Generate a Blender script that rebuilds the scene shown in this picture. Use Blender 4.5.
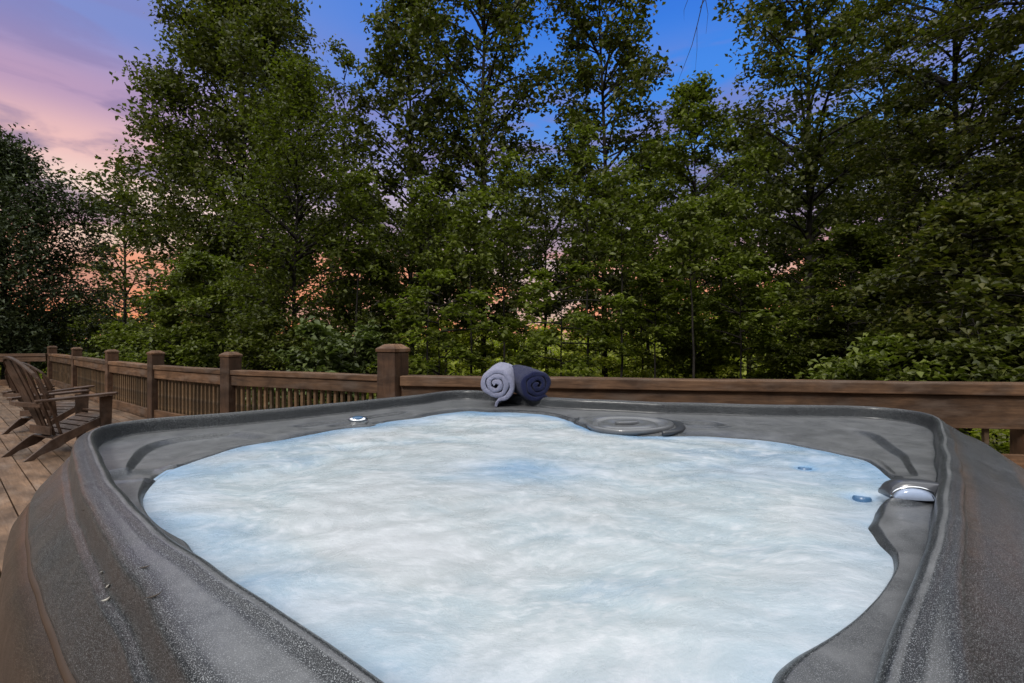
import bpy, bmesh, math, random
import numpy as np
from mathutils import Vector, Matrix, noise as mnoise

for o in list(bpy.data.objects):
    bpy.data.objects.remove(o)
S = bpy.context.scene
COL = S.collection
R = math.radians
PI = math.pi

# ------------------------------------------------------------------ camera
FPX = 483.0          # focal length in pixels of the 1024 px wide frame
YH = 338.0           # row of the horizon
HC = 1.20            # height of the lens above the deck
cam_d = bpy.data.cameras.new('camera')
cam = bpy.data.objects.new('camera', cam_d)
COL.objects.link(cam)
cam.location = (0, 0, HC)
cam.rotation_euler = (R(90), 0, 0)
cam_d.sensor_width = 36
cam_d.lens = FPX / 1024 * 36
cam_d.shift_y = -(341.5 - YH) / 1024
cam_d.clip_start = 0.02
cam_d.clip_end = 4000
S.camera = cam
S.cycles.max_bounces = 6
S.cycles.diffuse_bounces = 3
S.cycles.glossy_bounces = 3
S.cycles.transmission_bounces = 3

# ------------------------------------------------------------------ world, sun, exposure
S.view_settings.view_transform = 'Standard'
S.view_settings.look = 'None'
S.view_settings.exposure = 0.0
S.view_settings.gamma = 1.0
S.view_settings.use_curve_mapping = False

SUN_EL, SUN_AZ = 44, 207      # azimuth measured clockwise from +Y
world = bpy.data.worlds.new('World')
S.world = world
world.use_nodes = True


def build_world():
    nt = world.node_tree
    N, L = nt.nodes, nt.links
    N.clear()

    def n(t, **k):
        x = N.new(t)
        for a, b in k.items():
            setattr(x, a, b)
        return x

    def math_(op, a, b=None, clamp=False):
        m = n('ShaderNodeMath', operation=op, use_clamp=clamp)
        for i, v in enumerate((a, b)):
            if v is None:
                continue
            if isinstance(v, (int, float)):
                m.inputs[i].default_value = v
            else:
                L.new(v, m.inputs[i])
        return m.outputs[0]

    def ramp(fac, stops, interp='EASE'):
        r = n('ShaderNodeValToRGB')
        r.color_ramp.interpolation = interp
        e = r.color_ramp.elements
        e[0].position, e[0].color = stops[0][0], (*stops[0][1], 1)
        e[1].position, e[1].color = stops[-1][0], (*stops[-1][1], 1)
        for p, c in stops[1:-1]:
            q = e.new(p)
            q.color = (*c, 1)
        L.new(fac, r.inputs[0])
        return r.outputs[0]

    def mix(f, a, b, mode='MIX'):
        m = n('ShaderNodeMix', data_type='RGBA', blend_type=mode)
        for i, v in ((0, f), (6, a), (7, b)):
            if isinstance(v, (int, float)):
                m.inputs[i].default_value = v
            elif isinstance(v, tuple):
                m.inputs[i].default_value = (*v, 1)
            else:
                L.new(v, m.inputs[i])
        return m.outputs[2]

    tc = n('ShaderNodeTexCoord')
    sep = n('ShaderNodeSeparateXYZ')
    L.new(tc.outputs['Generated'], sep.inputs[0])
    x, y, z = sep.outputs
    zc = math_('MAXIMUM', z, 0.0)
    # sunset side (left) and deep blue side (right)
    left = ramp(zc, [(0.0, (.55, .22, .15)), (.10, (.62, .26, .17)), (.17, (.86, .60, .47)), (.225, (.92, .68, .58)), (.29, (.84, .50, .47)),
                     (.36, (.48, .31, .47)), (.45, (.21, .26, .58)), (.60, (.13, .28, .72))])
    right = ramp(zc, [(0.0, (.62, .38, .30)), (.12, (.60, .42, .38)), (.22, (.40, .36, .50)), (.33, (.12, .28, .70)), (.45, (.050, .235, .78)),
                      (.60, (.026, .16, .70))])
    az = math_('ARCTAN2', x, y)
    fr = n('ShaderNodeMapRange', interpolation_type='SMOOTHSTEP')
    L.new(az, fr.inputs[0])
    fr.inputs[1].default_value = -.80
    fr.inputs[2].default_value = .15
    base = mix(fr.outputs[0], left, right)
    # streaky clouds
    mp = n('ShaderNodeMapping')
    L.new(tc.outputs['Generated'], mp.inputs[0])
    mp.inputs['Rotation'].default_value = (R(8), R(-14), R(10))
    mp.inputs['Scale'].default_value = (2.2, 2.2, 9.0)
    nz = n('ShaderNodeTexNoise')
    L.new(mp.outputs[0], nz.inputs['Vector'])
    nz.inputs['Scale'].default_value = 2.2
    nz.inputs['Detail'].default_value = 6
    nz.inputs['Distortion'].default_value = .5
    cl = ramp(nz.outputs[0], [(.42, (0, 0, 0)), (.58, (1, 1, 1))])
    low = ramp(zc, [(.0, (.85, .26, .11)), (.14, (.88, .32, .16)), (.19, (.34, .22, .28)), (.26, (.17, .145, .27)), (.34, (.27, .19, .36)), (.44, (.24, .20, .42)), (.6, (.2, .3, .8))])
    band = ramp(zc, [(.0, (1, 1, 1)), (.16, (.9, .9, .9)), (.30, (.75, .75, .75)), (.44, (.5, .5, .5)), (.54, (0, 0, 0))])
    cf = mix(1.0, cl, band, 'MULTIPLY')
    base = mix(cf, base, low)
    # bright thin overcast, unseen: added overhead and behind to brighten tub and deck
    mp2 = n('ShaderNodeMapping')
    L.new(tc.outputs['Generated'], mp2.inputs[0])
    mp2.inputs['Scale'].default_value = (1.5, 1.5, 1.5)
    nz2 = n('ShaderNodeTexNoise')
    L.new(mp2.outputs[0], nz2.inputs['Vector'])
    nz2.inputs['Scale'].default_value = 1.8
    nz2.inputs['Detail'].default_value = 5
    over = ramp(nz2.outputs[0], [(.3, OVER_LO), (.7, OVER_HI)])
    up = n('ShaderNodeMapRange', interpolation_type='SMOOTHSTEP')
    L.new(math_('ARCTAN2', z, y), up.inputs[0])
    up.inputs[1].default_value = R(37)
    up.inputs[2].default_value = R(50)
    # the woods and the house stand dark round the horizon outside the view
    side = n('ShaderNodeMapRange', interpolation_type='SMOOTHSTEP')
    L.new(math_('ABSOLUTE', az), side.inputs[0])
    side.inputs[1].default_value = R(52)
    side.inputs[2].default_value = R(72)
    lowz = n('ShaderNodeMapRange', interpolation_type='SMOOTHSTEP')
    L.new(z, lowz.inputs[0])
    lowz.inputs[1].default_value = .62
    lowz.inputs[2].default_value = .40
    dk = math_('MULTIPLY', side.outputs[0], lowz.outputs[0])
    base = mix(up.outputs[0], base, over)
    bk = n('ShaderNodeMapRange', interpolation_type='SMOOTHSTEP')
    L.new(y, bk.inputs[0])
    bk.inputs[1].default_value = .15
    bk.inputs[2].default_value = -.45
    base = mix(bk.outputs[0], base, (.10, .105, .12))
    upb = math_('MULTIPLY', up.outputs[0], bk.outputs[0])
    base = mix(upb, base, over)
    base = mix(dk, base, (.055, .058, .062))
    bg = n('ShaderNodeBackground')
    L.new(base, bg.inputs[0])
    bg.inputs[1].default_value = 1.0
    sky = n('ShaderNodeTexSky', sky_type='NISHITA')
    sky.sun_disc = False
    sky.sun_elevation = R(SUN_EL)
    sky.sun_rotation = R(SUN_AZ)
    bg2 = n('ShaderNodeBackground')
    L.new(sky.outputs[0], bg2.inputs[0])
    bg2.inputs[1].default_value = 0.01
    add = n('ShaderNodeAddShader')
    L.new(bg.outputs[0], add.inputs[0])
    L.new(bg2.outputs[0], add.inputs[1])
    out = n('ShaderNodeOutputWorld')
    L.new(add.outputs[0], out.inputs[0])


OVER_LO = (1.35, 1.40, 1.48)
OVER_HI = (2.3, 2.28, 2.2)
build_world()

sl = bpy.data.lights.new('sun', 'SUN')
sl.energy = 2.1
sl.angle = R(14)
sl.color = (1.0, .95, .89)
sun = bpy.data.objects.new('sun', sl)
COL.objects.link(sun)
a_, e_ = R(SUN_AZ), R(SUN_EL)
sd = Vector((math.sin(a_) * math.cos(e_), math.cos(a_) * math.cos(e_), math.sin(e_)))
sun.rotation_euler = sd.to_track_quat('Z', 'Y').to_euler()
sun.location = sd * 30


# ------------------------------------------------------------------ helpers
def tag(o, label=None, cat=None, group=None, kind=None):
    if label: o['label'] = label
    if cat: o['category'] = cat
    if group: o['group'] = group
    if kind: o['kind'] = kind
    return o


def empty(name, loc=(0, 0, 0), rz=0.0):
    o = bpy.data.objects.new(name, None)
    COL.objects.link(o)
    o.location = loc
    o.rotation_euler = (0, 0, rz)
    o.empty_display_size = .2
    return o


def link(name, me, mat, parent=None, smooth=False):
    o = bpy.data.objects.new(name, me)
    COL.objects.link(o)
    if mat is not None:
        me.materials.append(mat)
    if parent is not None:
        o.parent = parent
    if smooth:
        me.polygons.foreach_set('use_smooth', [True] * len(me.polygons))
    return o


def np_mesh(name, V, F):
    """V (n,3) array, F (m,k) array with constant k."""
    me = bpy.data.meshes.new(name)
    V = np.asarray(V, dtype=np.float32)
    F = np.asarray(F, dtype=np.int32)
    k = F.shape[1]
    me.vertices.add(len(V))
    me.vertices.foreach_set('co', V.ravel())
    me.loops.add(F.size)
    me.loops.foreach_set('vertex_index', F.ravel())
    me.polygons.add(len(F))
    me.polygons.foreach_set('loop_start', np.arange(len(F), dtype=np.int32) * k)
    me.update(calc_edges=True)
    return me


class MB:
    """collects boxes, bars and prisms in one mesh"""
    def __init__(s):
        s.bm = bmesh.new()

    def box(s, c, d, M=None):
        r = bmesh.ops.create_cube(s.bm, size=1.0)
        T = Matrix.Translation(c) @ Matrix.Diagonal((*d, 1))
        if M is not None:
            T = M @ T
        bmesh.ops.transform(s.bm, matrix=T, verts=r['verts'])
        return r['verts']

    def loft(s, rings, closed_ring=True, caps=True):
        vs = [[s.bm.verts.new(p) for p in r] for r in rings]
        n = len(vs[0])
        for a, b in zip(vs[:-1], vs[1:]):
            for i in range(n if closed_ring else n - 1):
                j = (i + 1) % n
                s.bm.faces.new((a[i], a[j], b[j], b[i]))
        if caps and closed_ring:
            s.bm.faces.new(list(reversed(vs[0])))
            s.bm.faces.new(vs[-1])
        return vs

    def prism(s, pts, axis, h0, h1):
        """pts 2-D outline extruded along axis 'x','y','z'"""
        def P(p, h):
            return {'x': (h, p[0], p[1]), 'y': (p[0], h, p[1]), 'z': (p[0], p[1], h)}[axis]
        s.loft([[P(p, h0) for p in pts], [P(p, h1) for p in pts]])

    def build(s, name, mat, parent=None, bevel=0, seg=2, smooth=False, subsurf=0):
        bmesh.ops.recalc_face_normals(s.bm, faces=s.bm.faces[:])
        me = bpy.data.meshes.new(name)
        s.bm.to_mesh(me)
        s.bm.free()
        o = link(name, me, mat, parent, smooth)
        if bevel:
            m = o.modifiers.new('bevel', 'BEVEL')
            m.width = bevel
            m.segments = seg
            m.limit_method = 'ANGLE'
            m.angle_limit = R(35)
        if subsurf:
            m = o.modifiers.new('sub', 'SUBSURF')
            m.levels = m.render_levels = subsurf
        return o


def copy_tree(o, parent=None):
    c = o.copy()
    COL.objects.link(c)
    c.parent = parent
    for ch in list(o.children):
        copy_tree(ch, c)
    return c


def at(x, D, y=None, drop=None):
    """real-world point seen in pixel column x (and row y) at distance D along the view"""
    X = (x - 512) * D / FPX
    Z = HC - ((y - YH) * D / FPX if y is not None else drop)
    return Vector((X, D, Z))


def onplane(x, y, drop):
    D = drop * FPX / (y - YH)
    return ((x - 512) * D / FPX, D)


# ------------------------------------------------------------------ materials
class Mat:
    def __init__(s, name):
        s.m = bpy.data.materials.new(name)
        s.m.use_nodes = True
        s.nt = s.m.node_tree
        s.N, s.L = s.nt.nodes, s.nt.links
        s.b = s.N['Principled BSDF']
        s.out = s.N['Material Output']
        s.tc = s.N.new('ShaderNodeTexCoord')

    def coords(s, scale=(1, 1, 1), rot=(0, 0, 0), src='Object'):
        mp = s.N.new('ShaderNodeMapping')
        s.L.new(s.tc.outputs[src], mp.inputs[0])
        mp.inputs['Scale'].default_value = scale
        mp.inputs['Rotation'].default_value = rot
        return mp.outputs[0]

    def noise(s, vec, scale, detail=4, rough=.55, dist=0, off=0):
        n = s.N.new('ShaderNodeTexNoise')
        s.L.new(vec, n.inputs['Vector'])
        n.inputs['Scale'].default_value = scale
        n.inputs['Detail'].default_value = detail
        n.inputs['Roughness'].default_value = rough
        n.inputs['Distortion'].default_value = dist
        return n.outputs[0]

    def ramp(s, f, stops, interp='LINEAR'):
        r = s.N.new('ShaderNodeValToRGB')
        r.color_ramp.interpolation = interp
        e = r.color_ramp.elements
        def c4(c):
            return (c, c, c, 1) if isinstance(c, (int, float)) else (*c, 1)
        e[0].position, e[0].color = stops[0][0], c4(stops[0][1])
        e[1].position, e[1].color = stops[-1][0], c4(stops[-1][1])
        for p, c in stops[1:-1]:
            e.new(p).color = c4(c)
        s.L.new(f, r.inputs[0])
        return r.outputs[0]

    def mix(s, f, a, b, mode='MIX'):
        m = s.N.new('ShaderNodeMix')
        m.data_type = 'RGBA'
        m.blend_type = mode
        for i, v in ((0, f), (6, a), (7, b)):
            if isinstance(v, (int, float)):
                m.inputs[i].default_value = v
            elif isinstance(v, tuple):
                m.inputs[i].default_value = (*v, 1)
            else:
                s.L.new(v, m.inputs[i])
        return m.outputs[2]

    def set(s, **k):
        names = {'col': 'Base Color', 'rough': 'Roughness', 'metal': 'Metallic', 'spec': 'Specular IOR Level',
                 'coat': 'Coat Weight', 'coatr': 'Coat Roughness', 'sheen': 'Sheen Weight', 'em': 'Emission Color', 'ems': 'Emission Strength'}
        for a, v in k.items():
            i = s.b.inputs[names[a]]
            if isinstance(v, (int, float)):
                i.default_value = v
            elif isinstance(v, tuple):
                i.default_value = (*v, 1)
            else:
                s.L.new(v, i)
        return s

    def bump(s, h, strength=.3, dist=.01, prev=None):
        b = s.N.new('ShaderNodeBump')
        s.L.new(h, b.inputs['Height'])
        b.inputs['Strength'].default_value = strength
        b.inputs['Distance'].default_value = dist
        if prev is not None:
            s.L.new(prev, b.inputs['Normal'])
        s.L.new(b.outputs[0], s.b.inputs['Normal'])
        return b.outputs[0]

    def rnd(s):
        g = s.N.new('ShaderNodeNewGeometry')
        return g.outputs['Random Per Island']


def wood(name, dark, light, along=(1, 14, 14), rough=.65, island=False, objrand=False, knots=True):
    m = Mat(name)
    v = m.coords(along)
    if island or objrand:
        r = m.rnd() if island else None
        if r is None:
            oi = m.N.new('ShaderNodeObjectInfo')
            r = oi.outputs['Random']
        sc = m.N.new('ShaderNodeVectorMath')
        sc.operation = 'ADD'
        cb = m.N.new('ShaderNodeCombineXYZ')
        mu = m.N.new('ShaderNodeMath')
        mu.operation = 'MULTIPLY'
        m.L.new(r, mu.inputs[0])
        mu.inputs[1].default_value = 37.0
        for i in range(3):
            m.L.new(mu.outputs[0], cb.inputs[i])
        m.L.new(v, sc.inputs[0])
        m.L.new(cb.outputs[0], sc.inputs[1])
        v = sc.outputs[0]
    g = m.noise(v, 2.2, 7, .65, .6)
    c = m.ramp(g, [(.25, dark), (.5, tuple((a + b) / 2 for a, b in zip(dark, light))), (.75, light)])
    big = m.noise(m.coords((1.2, 2.5, 2.5)), 1.8, 5, .6, .5)
    c = m.mix(m.ramp(big, [(.38, 0.0), (.66, .8)]), c, tuple(x * .40 for x in dark))
    gr = m.noise(v, 7.0, 8, .75, .3)
    c = m.mix(m.ramp(gr, [(.52, 0.0), (.70, .55)]), c, tuple(x * .35 for x in dark))
    wz = m.noise(m.coords((.8, 3, 3)), 2.7, 5, .6)
    c = m.mix(m.ramp(wz, [(.50, 0.0), (.72, .5)]), c, tuple(.55 * x + .45 * sum(light) / 3 * 1.35 for x in light))
    if island or objrand:
        sh = m.ramp(r, [(0, (.62, .62, .62)), (1, (1.2, 1.12, 1.05))])
        c = m.mix(1.0, c, sh, 'MULTIPLY')
    m.set(col=c, rough=m.ramp(g, [(.3, rough + .15), (.7, rough - .1)]), spec=.35)
    m.bump(g, .45, .006)
    return m.m


def simple(name, col, rough=.5, metal=0, **k):
    m = Mat(name)
    nz = m.noise(m.coords(), k.pop('nscale', 30), 4)
    c = m.mix(nz, tuple(x * .8 for x in col), tuple(min(1, x * 1.2) for x in col))
    m.set(col=c, rough=rough, metal=metal, **k)
    return m.m


def tub_shell_mat(name='speckled_grey_acrylic', ca=(.007, .008, .010), cb=(.016, .018, .021), cf=(.28, .295, .31)):
    m = Mat(name)
    v = m.coords()
    n1 = m.noise(v, 900, 1, .6)
    n2 = m.noise(v, 420, 2, .7)
    big = m.noise(v, 3.0, 5, .6, .4)
    fleck = m.ramp(n1, [(.575, 0.0), (.65, 1.0)])
    fleck2 = m.ramp(n2, [(.55, 0.0), (.66, .8)])
    base = m.ramp(big, [(.3, ca), (.7, cb)])
    c = m.mix(fleck, base, cf)
    c = m.mix(fleck2, c, (.012, .013, .016))
    # dried water film and fine scratches
    sv = m.coords((3, 26, 3), (0, 0, R(38)))
    scr = m.noise(sv, 9, 6, .75, .3)
    sc = m.ramp(scr, [(.63, 0.0), (.76, .26)])
    film = m.noise(v, 7, 6, .7, 1.2)
    c = m.mix(m.ramp(film, [(.55, 0.0), (.80, .08)]), c, (.20, .20, .20))
    c = m.mix(sc, c, (.26, .26, .25))
    # sky sheen painted pale on the level parts of the moulding, with whitish smears
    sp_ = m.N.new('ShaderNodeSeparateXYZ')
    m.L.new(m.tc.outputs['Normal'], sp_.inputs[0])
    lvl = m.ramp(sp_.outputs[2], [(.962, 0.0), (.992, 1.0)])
    sheen_smear = m.noise(v, 11, 6, .65, .8)
    lf = m.mix(1.0, lvl, m.ramp(sheen_smear, [(.30, .28), (.70, .80)]), 'MULTIPLY')
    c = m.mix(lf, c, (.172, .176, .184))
    rr = m.ramp(film, [(.35, .28), (.7, .42)])
    m.set(col=c, rough=rr, spec=.34, coat=.06, coatr=.12)
    b = m.bump(n2, .12, .0012)
    b = m.bump(film, .10, .01, b)
    m.L.new(b, m.b.inputs['Coat Normal'])
    return m.m


def water_mat():
    m = Mat('churning_foam_water')
    v = m.coords((1, 1, 1))
    # domain warp
    w = m.N.new('ShaderNodeTexNoise')
    m.L.new(v, w.inputs['Vector'])
    w.inputs['Scale'].default_value = 1.7
    w.inputs['Detail'].default_value = 3
    mv = m.N.new('ShaderNodeVectorMath')
    mv.operation = 'MULTIPLY_ADD'
    m.L.new(w.outputs['Color'], mv.inputs[0])
    mv.inputs[1].default_value = (.34, .34, .34)
    m.L.new(v, mv.inputs[2])
    mp = m.N.new('ShaderNodeMapping')
    m.L.new(mv.outputs[0], mp.inputs[0])
    mp.inputs['Rotation'].default_value = (0, 0, R(5))
    mp.inputs['Scale'].default_value = (1.2, 1.7, 1)
    f1 = m.noise(mp.outputs[0], 2.0, 7, .55, .05)
    f2 = m.noise(mp.outputs[0], 6.5, 11, .72, .12)
    f3 = m.noise(v, 48, 5, .6, .6)
    fine = m.noise(mp.outputs[0], 26, 8, .7, .2)
    big = m.noise(v, 1.3, 4, .5, .6)
    c = m.ramp(f1, [(.32, (.27, .345, .42)), (.43, (.335, .395, .43)), (.54, (.385, .42, .44)), (.70, (.45, .475, .50))])
    c = m.mix(m.ramp(big, [(.40, 0.0), (.68, .55)]), c, (.38, .46, .50))
    c = m.mix(m.ramp(f2, [(.50, 0.0), (.64, .75)]), c, (.49, .515, .545))
    c = m.mix(m.ramp(fine, [(.50, 0.0), (.66, .42)]), c, (.55, .57, .60))
    # clear blue water along the rim, where the jets push the foam away
    at_ = m.N.new('ShaderNodeAttribute')
    at_.attribute_name = 'clear'
    k = m.mix(1.0, m.ramp(f1, [(.40, 1.0), (.62, .45)]), at_.outputs['Color'], 'MULTIPLY')
    c = m.mix(k, c, (.13, .28, .48))
    m.set(col=c, rough=m.ramp(f2, [(.4, .22), (.7, .5)]), spec=.5)
    m.b.inputs['Subsurface Weight'].default_value = 0.0
    b = m.bump(f1, .25, .04)
    b = m.bump(f2, .28, .012, b)
    m.bump(f3, .22, .003, b)
    return m.m


def leaf_mat(name, cols, trans=.35, gloss=.35, rough=.45):
    m = Mat(name)
    r = m.rnd()
    n = len(cols)
    c = m.ramp(r, [(i / (n - 1), cc) for i, cc in enumerate(cols)])
    nz = m.noise(m.coords(), .9, 3)
    c = m.mix(m.ramp(nz, [(.35, 0.0), (.68, .6)]), c, tuple(x * .5 for x in cols[0]))
    m.set(col=c, rough=rough, spec=gloss)
    tr = m.N.new('ShaderNodeBsdfTranslucent')
    tcol = m.mix(1.0, c, (1.15, 1.35, .5), 'MULTIPLY')
    m.L.new(tcol, tr.inputs[0])
    mx = m.N.new('ShaderNodeMixShader')
    mx.inputs[0].default_value = trans
    m.L.new(m.b.outputs[0], mx.inputs[1])
    m.L.new(tr.outputs[0], mx.inputs[2])
    m.L.new(mx.outputs[0], m.out.inputs[0])
    return m.m


M = {}
M['rail'] = wood('weathered_rail_wood', (.066, .032, .016), (.24, .138, .078), (1, 16, 16), objrand=True)
M['railv'] = wood('weathered_post_wood', (.058, .029, .016), (.165, .088, .050), (14, 14, 1), objrand=True)
M['picket'] = wood('picket_wood', (.085, .050, .026), (.23, .150, .082), (14, 14, 1), objrand=True)
M['deck'] = wood('deck_board_wood', (.095, .058, .036), (.26, .165, .102), (1, 12, 12), island=True)
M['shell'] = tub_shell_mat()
M['cabinet'] = tub_shell_mat('brown_speckled_skirt', (.016, .010, .007), (.036, .023, .016), (.16, .13, .11))
M['trim'] = simple('brown_rubber_trim', (.050, .029, .018), .5)
M['water'] = water_mat()
M['chrome'] = simple('chrome', (.75, .77, .80), .12, 1.0)
M['darkplastic'] = simple('dark_grey_plastic', (.035, .038, .045), .35)
M['greyplastic'] = simple('satin_grey_plastic', (.11, .115, .125), .30, coat=.3)
M['lens'] = simple('lit_clear_lens', (.20, .25, .36), .06, em=(.70, .80, 1.0), ems=.22, nscale=70)
M['chair'] = wood('brown_chair_resin', (.055, .030, .019), (.125, .074, .050), (8, 8, 8), rough=.5)
M['bark'] = wood('dark_bark', (.008, .006, .005), (.028, .021, .016), (9, 9, 1.2), rough=.85)


def towel_mat(name, col):
    m = Mat(name)
    v = m.coords()
    n1 = m.noise(v, 260, 3, .7)
    n2 = m.noise(v, 45, 4, .6)
    c = m.mix(n2, tuple(x * .7 for x in col), tuple(min(1, x * 1.2) for x in col))
    m.set(col=c, rough=.95, spec=.1, sheen=.12)
    b = m.bump(n1, 1.0, .006)
    m.bump(n2, .6, .010, b)
    return m.m


M['towel_a'] = towel_mat('lavender_grey_terry', (.27, .275, .38))
M['towel_b'] = towel_mat('navy_terry', (.013, .017, .058))
G1 = [(.050, .060, .014), (.076, .088, .018), (.108, .120, .024), (.15, .16, .034)]
M['leaf_dark'] = leaf_mat('dark_green_leaves', G1)
M['leaf_mid'] = leaf_mat('mid_green_leaves', [(.078, .098, .016), (.115, .138, .022), (.155, .182, .030), (.20, .23, .042)])
M['leaf_yel'] = leaf_mat('yellow_green_leaves', [(.050, .060, .010), (.080, .095, .014), (.105, .125, .018), (.135, .155, .025)], .45)
M['leaf_olive'] = leaf_mat('olive_leaves', [(.048, .054, .012), (.070, .078, .016), (.098, .104, .022), (.135, .125, .03)])
M['leaf_bright'] = leaf_mat('bright_understory_leaves', [(.17, .19, .020), (.24, .265, .032), (.32, .34, .045), (.42, .43, .07)], .5)
M['leaf_grey'] = leaf_mat('grey_green_leaves', [(.060, .080, .024), (.090, .115, .034), (.125, .155, .048), (.16, .19, .065)], .25)
M['needle'] = leaf_mat('blue_green_needles', [(.036, .050, .022), (.055, .074, .032), (.078, .10, .042), (.105, .13, .056)], .15)


def ground_mat():
    m = Mat('leaf_litter_ground')
    v = m.coords()
    a = m.noise(v, .5, 6)
    b = m.noise(v, 9, 6, .7)
    c = m.ramp(a, [(.35, (.045, .040, .020)), (.6, (.075, .095, .030))])
    c = m.mix(m.ramp(b, [(.4, 0.0), (.7, .6)]), c, (.12, .09, .05))
    m.set(col=c, rough=.95, spec=.1)
    m.bump(b, .6, .05)
    return m.m


# ------------------------------------------------------------------ ground
def gz(x, y):
    d = max(0.0, y - 4.0)
    z = -1.3 - 5.5 * (1 - math.exp(-max(0, y - 5) / 22)) - .02 * max(0, min(60, abs(x) - 12)) * 0
    z += .25 * mnoise.noise(Vector((x * .15, y * .15, 0)))
    return z


def build_ground():
    xs = np.unique(np.concatenate([np.linspace(-40, 40, 61), np.linspace(-1500, 1500, 31)]))
    ys = np.unique(np.concatenate([np.linspace(-20, 60, 61), np.linspace(-1500, 2500, 31)]))
    V = [(x, y, gz(x, y)) for y in ys for x in xs]
    nx = len(xs)
    F = [(j * nx + i, j * nx + i + 1, (j + 1) * nx + i + 1, (j + 1) * nx + i) for j in range(len(ys) - 1) for i in range(nx - 1)]
    o = link('ground', np_mesh('ground', V, F), ground_mat(), None, True)
    tag(o, kind='structure')


build_ground()

# ------------------------------------------------------------------ railing line (plan)
RAIL_DROP = .40
RT = HC - RAIL_DROP                      # top of the cap rail
RP = [(-11.9, 12.5), (-9.55, 10.6), (-7.0, 8.45), (-5.28, 7.16), (-3.55, 6.10), (-1.27, 5.16), (8.6, 3.66)]


# ------------------------------------------------------------------ deck
def build_deck():
    ang = math.atan2(.64, -.77)
    u = Vector((math.cos(ang), math.sin(ang), 0))
    v = Vector((-u.y, u.x, 0))
    bm = bmesh.new()
    pts = [(-16, 11.0)] + RP
    rnd = random.Random(5)
    boards = []
    w, gap = .142, .009
    for i in range(-110, 110):
        s = -22 + rnd.uniform(0, 3)
        while s < 22:
            e = s + rnd.choice((3.0, 3.66, 4.3))
            boards.append((s, e, i * (w + gap)))
            s = e + .006
    for k in range(len(pts) - 1):
        (x0, y0), (x1, y1) = pts[k], pts[k + 1]
        if k == len(pts) - 2:
            x1e = x1
        b2 = bmesh.new()
        for s, e, t in boards:
            mid = u * ((s + e) / 2) + v * t
            if mid.y < -6 or mid.y > 15 or mid.x < x0 - 3.5 or mid.x > x1 + 3.5:
                continue
            r = bmesh.ops.create_cube(b2, size=1)
            T = Matrix.Translation((mid.x, mid.y, -.02)) @ Matrix.Rotation(ang, 4, 'Z') @ Matrix.Diagonal((e - s, w, .038, 1))
            bmesh.ops.transform(b2, matrix=T, verts=r['verts'])

        def cut(co, no):
            geom = b2.verts[:] + b2.edges[:] + b2.faces[:]
            bmesh.ops.bisect_plane(b2, geom=geom, plane_co=co, plane_no=no, clear_outer=True)
        cut((x0, 0, 0), (-1, 0, 0))
        cut((x1, 0, 0), (1, 0, 0))
        d = Vector((x1 - x0, y1 - y0, 0)).normalized()
        cut((x0 - d.y * .06, y0 + d.x * .06, 0), (-d.y, d.x, 0))
        me = bpy.data.meshes.new('t')
        b2.to_mesh(me)
        b2.free()
        bm.from_mesh(me)
        bpy.data.meshes.remove(me)
    me = bpy.data.meshes.new('deck')
    bm.to_mesh(me)
    bm.free()
    o = link('deck', me, M['deck'])
    # turn the mesh so that the object's X runs along the boards (grain)
    me.transform(Matrix.Rotation(-ang, 4, 'Z'))
    o.rotation_euler = (0, 0, ang)
    tag(o, kind='structure')
    # skirt boards below the deck edge
    mb = MB()
    for k in range(len(RP) - 1):
        a, b = Vector((*RP[k], 0)), Vector((*RP[k + 1], 0))
        d = b - a
        T = Matrix.Translation((a + b) / 2 + Vector((0, 0, -.20))) @ Matrix.Rotation(math.atan2(d.y, d.x), 4, 'Z')
        mb.box((0, .085, 0), (d.length, .04, .28), T)
    o = mb.build('deck_edge', M['rail'])
    tag(o, kind='structure')


build_deck()


# ------------------------------------------------------------------ railings
def beam(name, a, b, zc, w, h, mat, parent, off=0.0, bevel=.006, trim=0.0):
    a, b = Vector((*a, 0)), Vector((*b, 0))
    d = b - a
    L = d.length - 2 * trim
    mb = MB()
    n = max(2, int(L / .25))
    rings = []
    for i in range(n + 1):
        x = -L / 2 + L * i / n
        wob = .004 * math.sin(x * 3.1 + a.x * 5)
        rings.append([(x, -w / 2 + wob, -h / 2), (x, w / 2 + wob, -h / 2), (x, w / 2 + wob, h / 2 + wob * .5), (x, -w / 2 + wob, h / 2 + wob * .5)])
    mb.loft(rings)
    o = mb.build(name, mat, parent, bevel)
    th = math.atan2(d.y, d.x)
    c = (a + b) / 2
    o.location = (c.x - math.sin(th) * off, c.y + math.cos(th) * off, zc)
    o.rotation_euler = (0, 0, th)
    return o


def post(x, y, w, ztop, rz, parent, zbot=-.9):
    mb = MB()
    c = w * .52
    hc = w * .36
    mb.box((0, 0, (zbot + ztop - hc) / 2), (w, w, ztop - hc - zbot))
    p = mb.build('post', M['railv'], parent, .006)
    p.location = (x, y, 0)
    p.rotation_euler = (0, 0, rz)
    mb = MB()
    z0 = ztop - hc + .002

    def sq(h, z):
        return [(-h, -h, z), (h, -h, z), (h, h, z), (-h, h, z)]
    mb.loft([sq(c * 1.06, z0), sq(c * 1.06, z0 + hc * .42), sq(c * .52, z0 + hc * .98)])
    k = mb.build('cap', M['rail'], p, .004)
    return p


picket_me = None
n_pick = [0]
stuff_p = []


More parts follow.
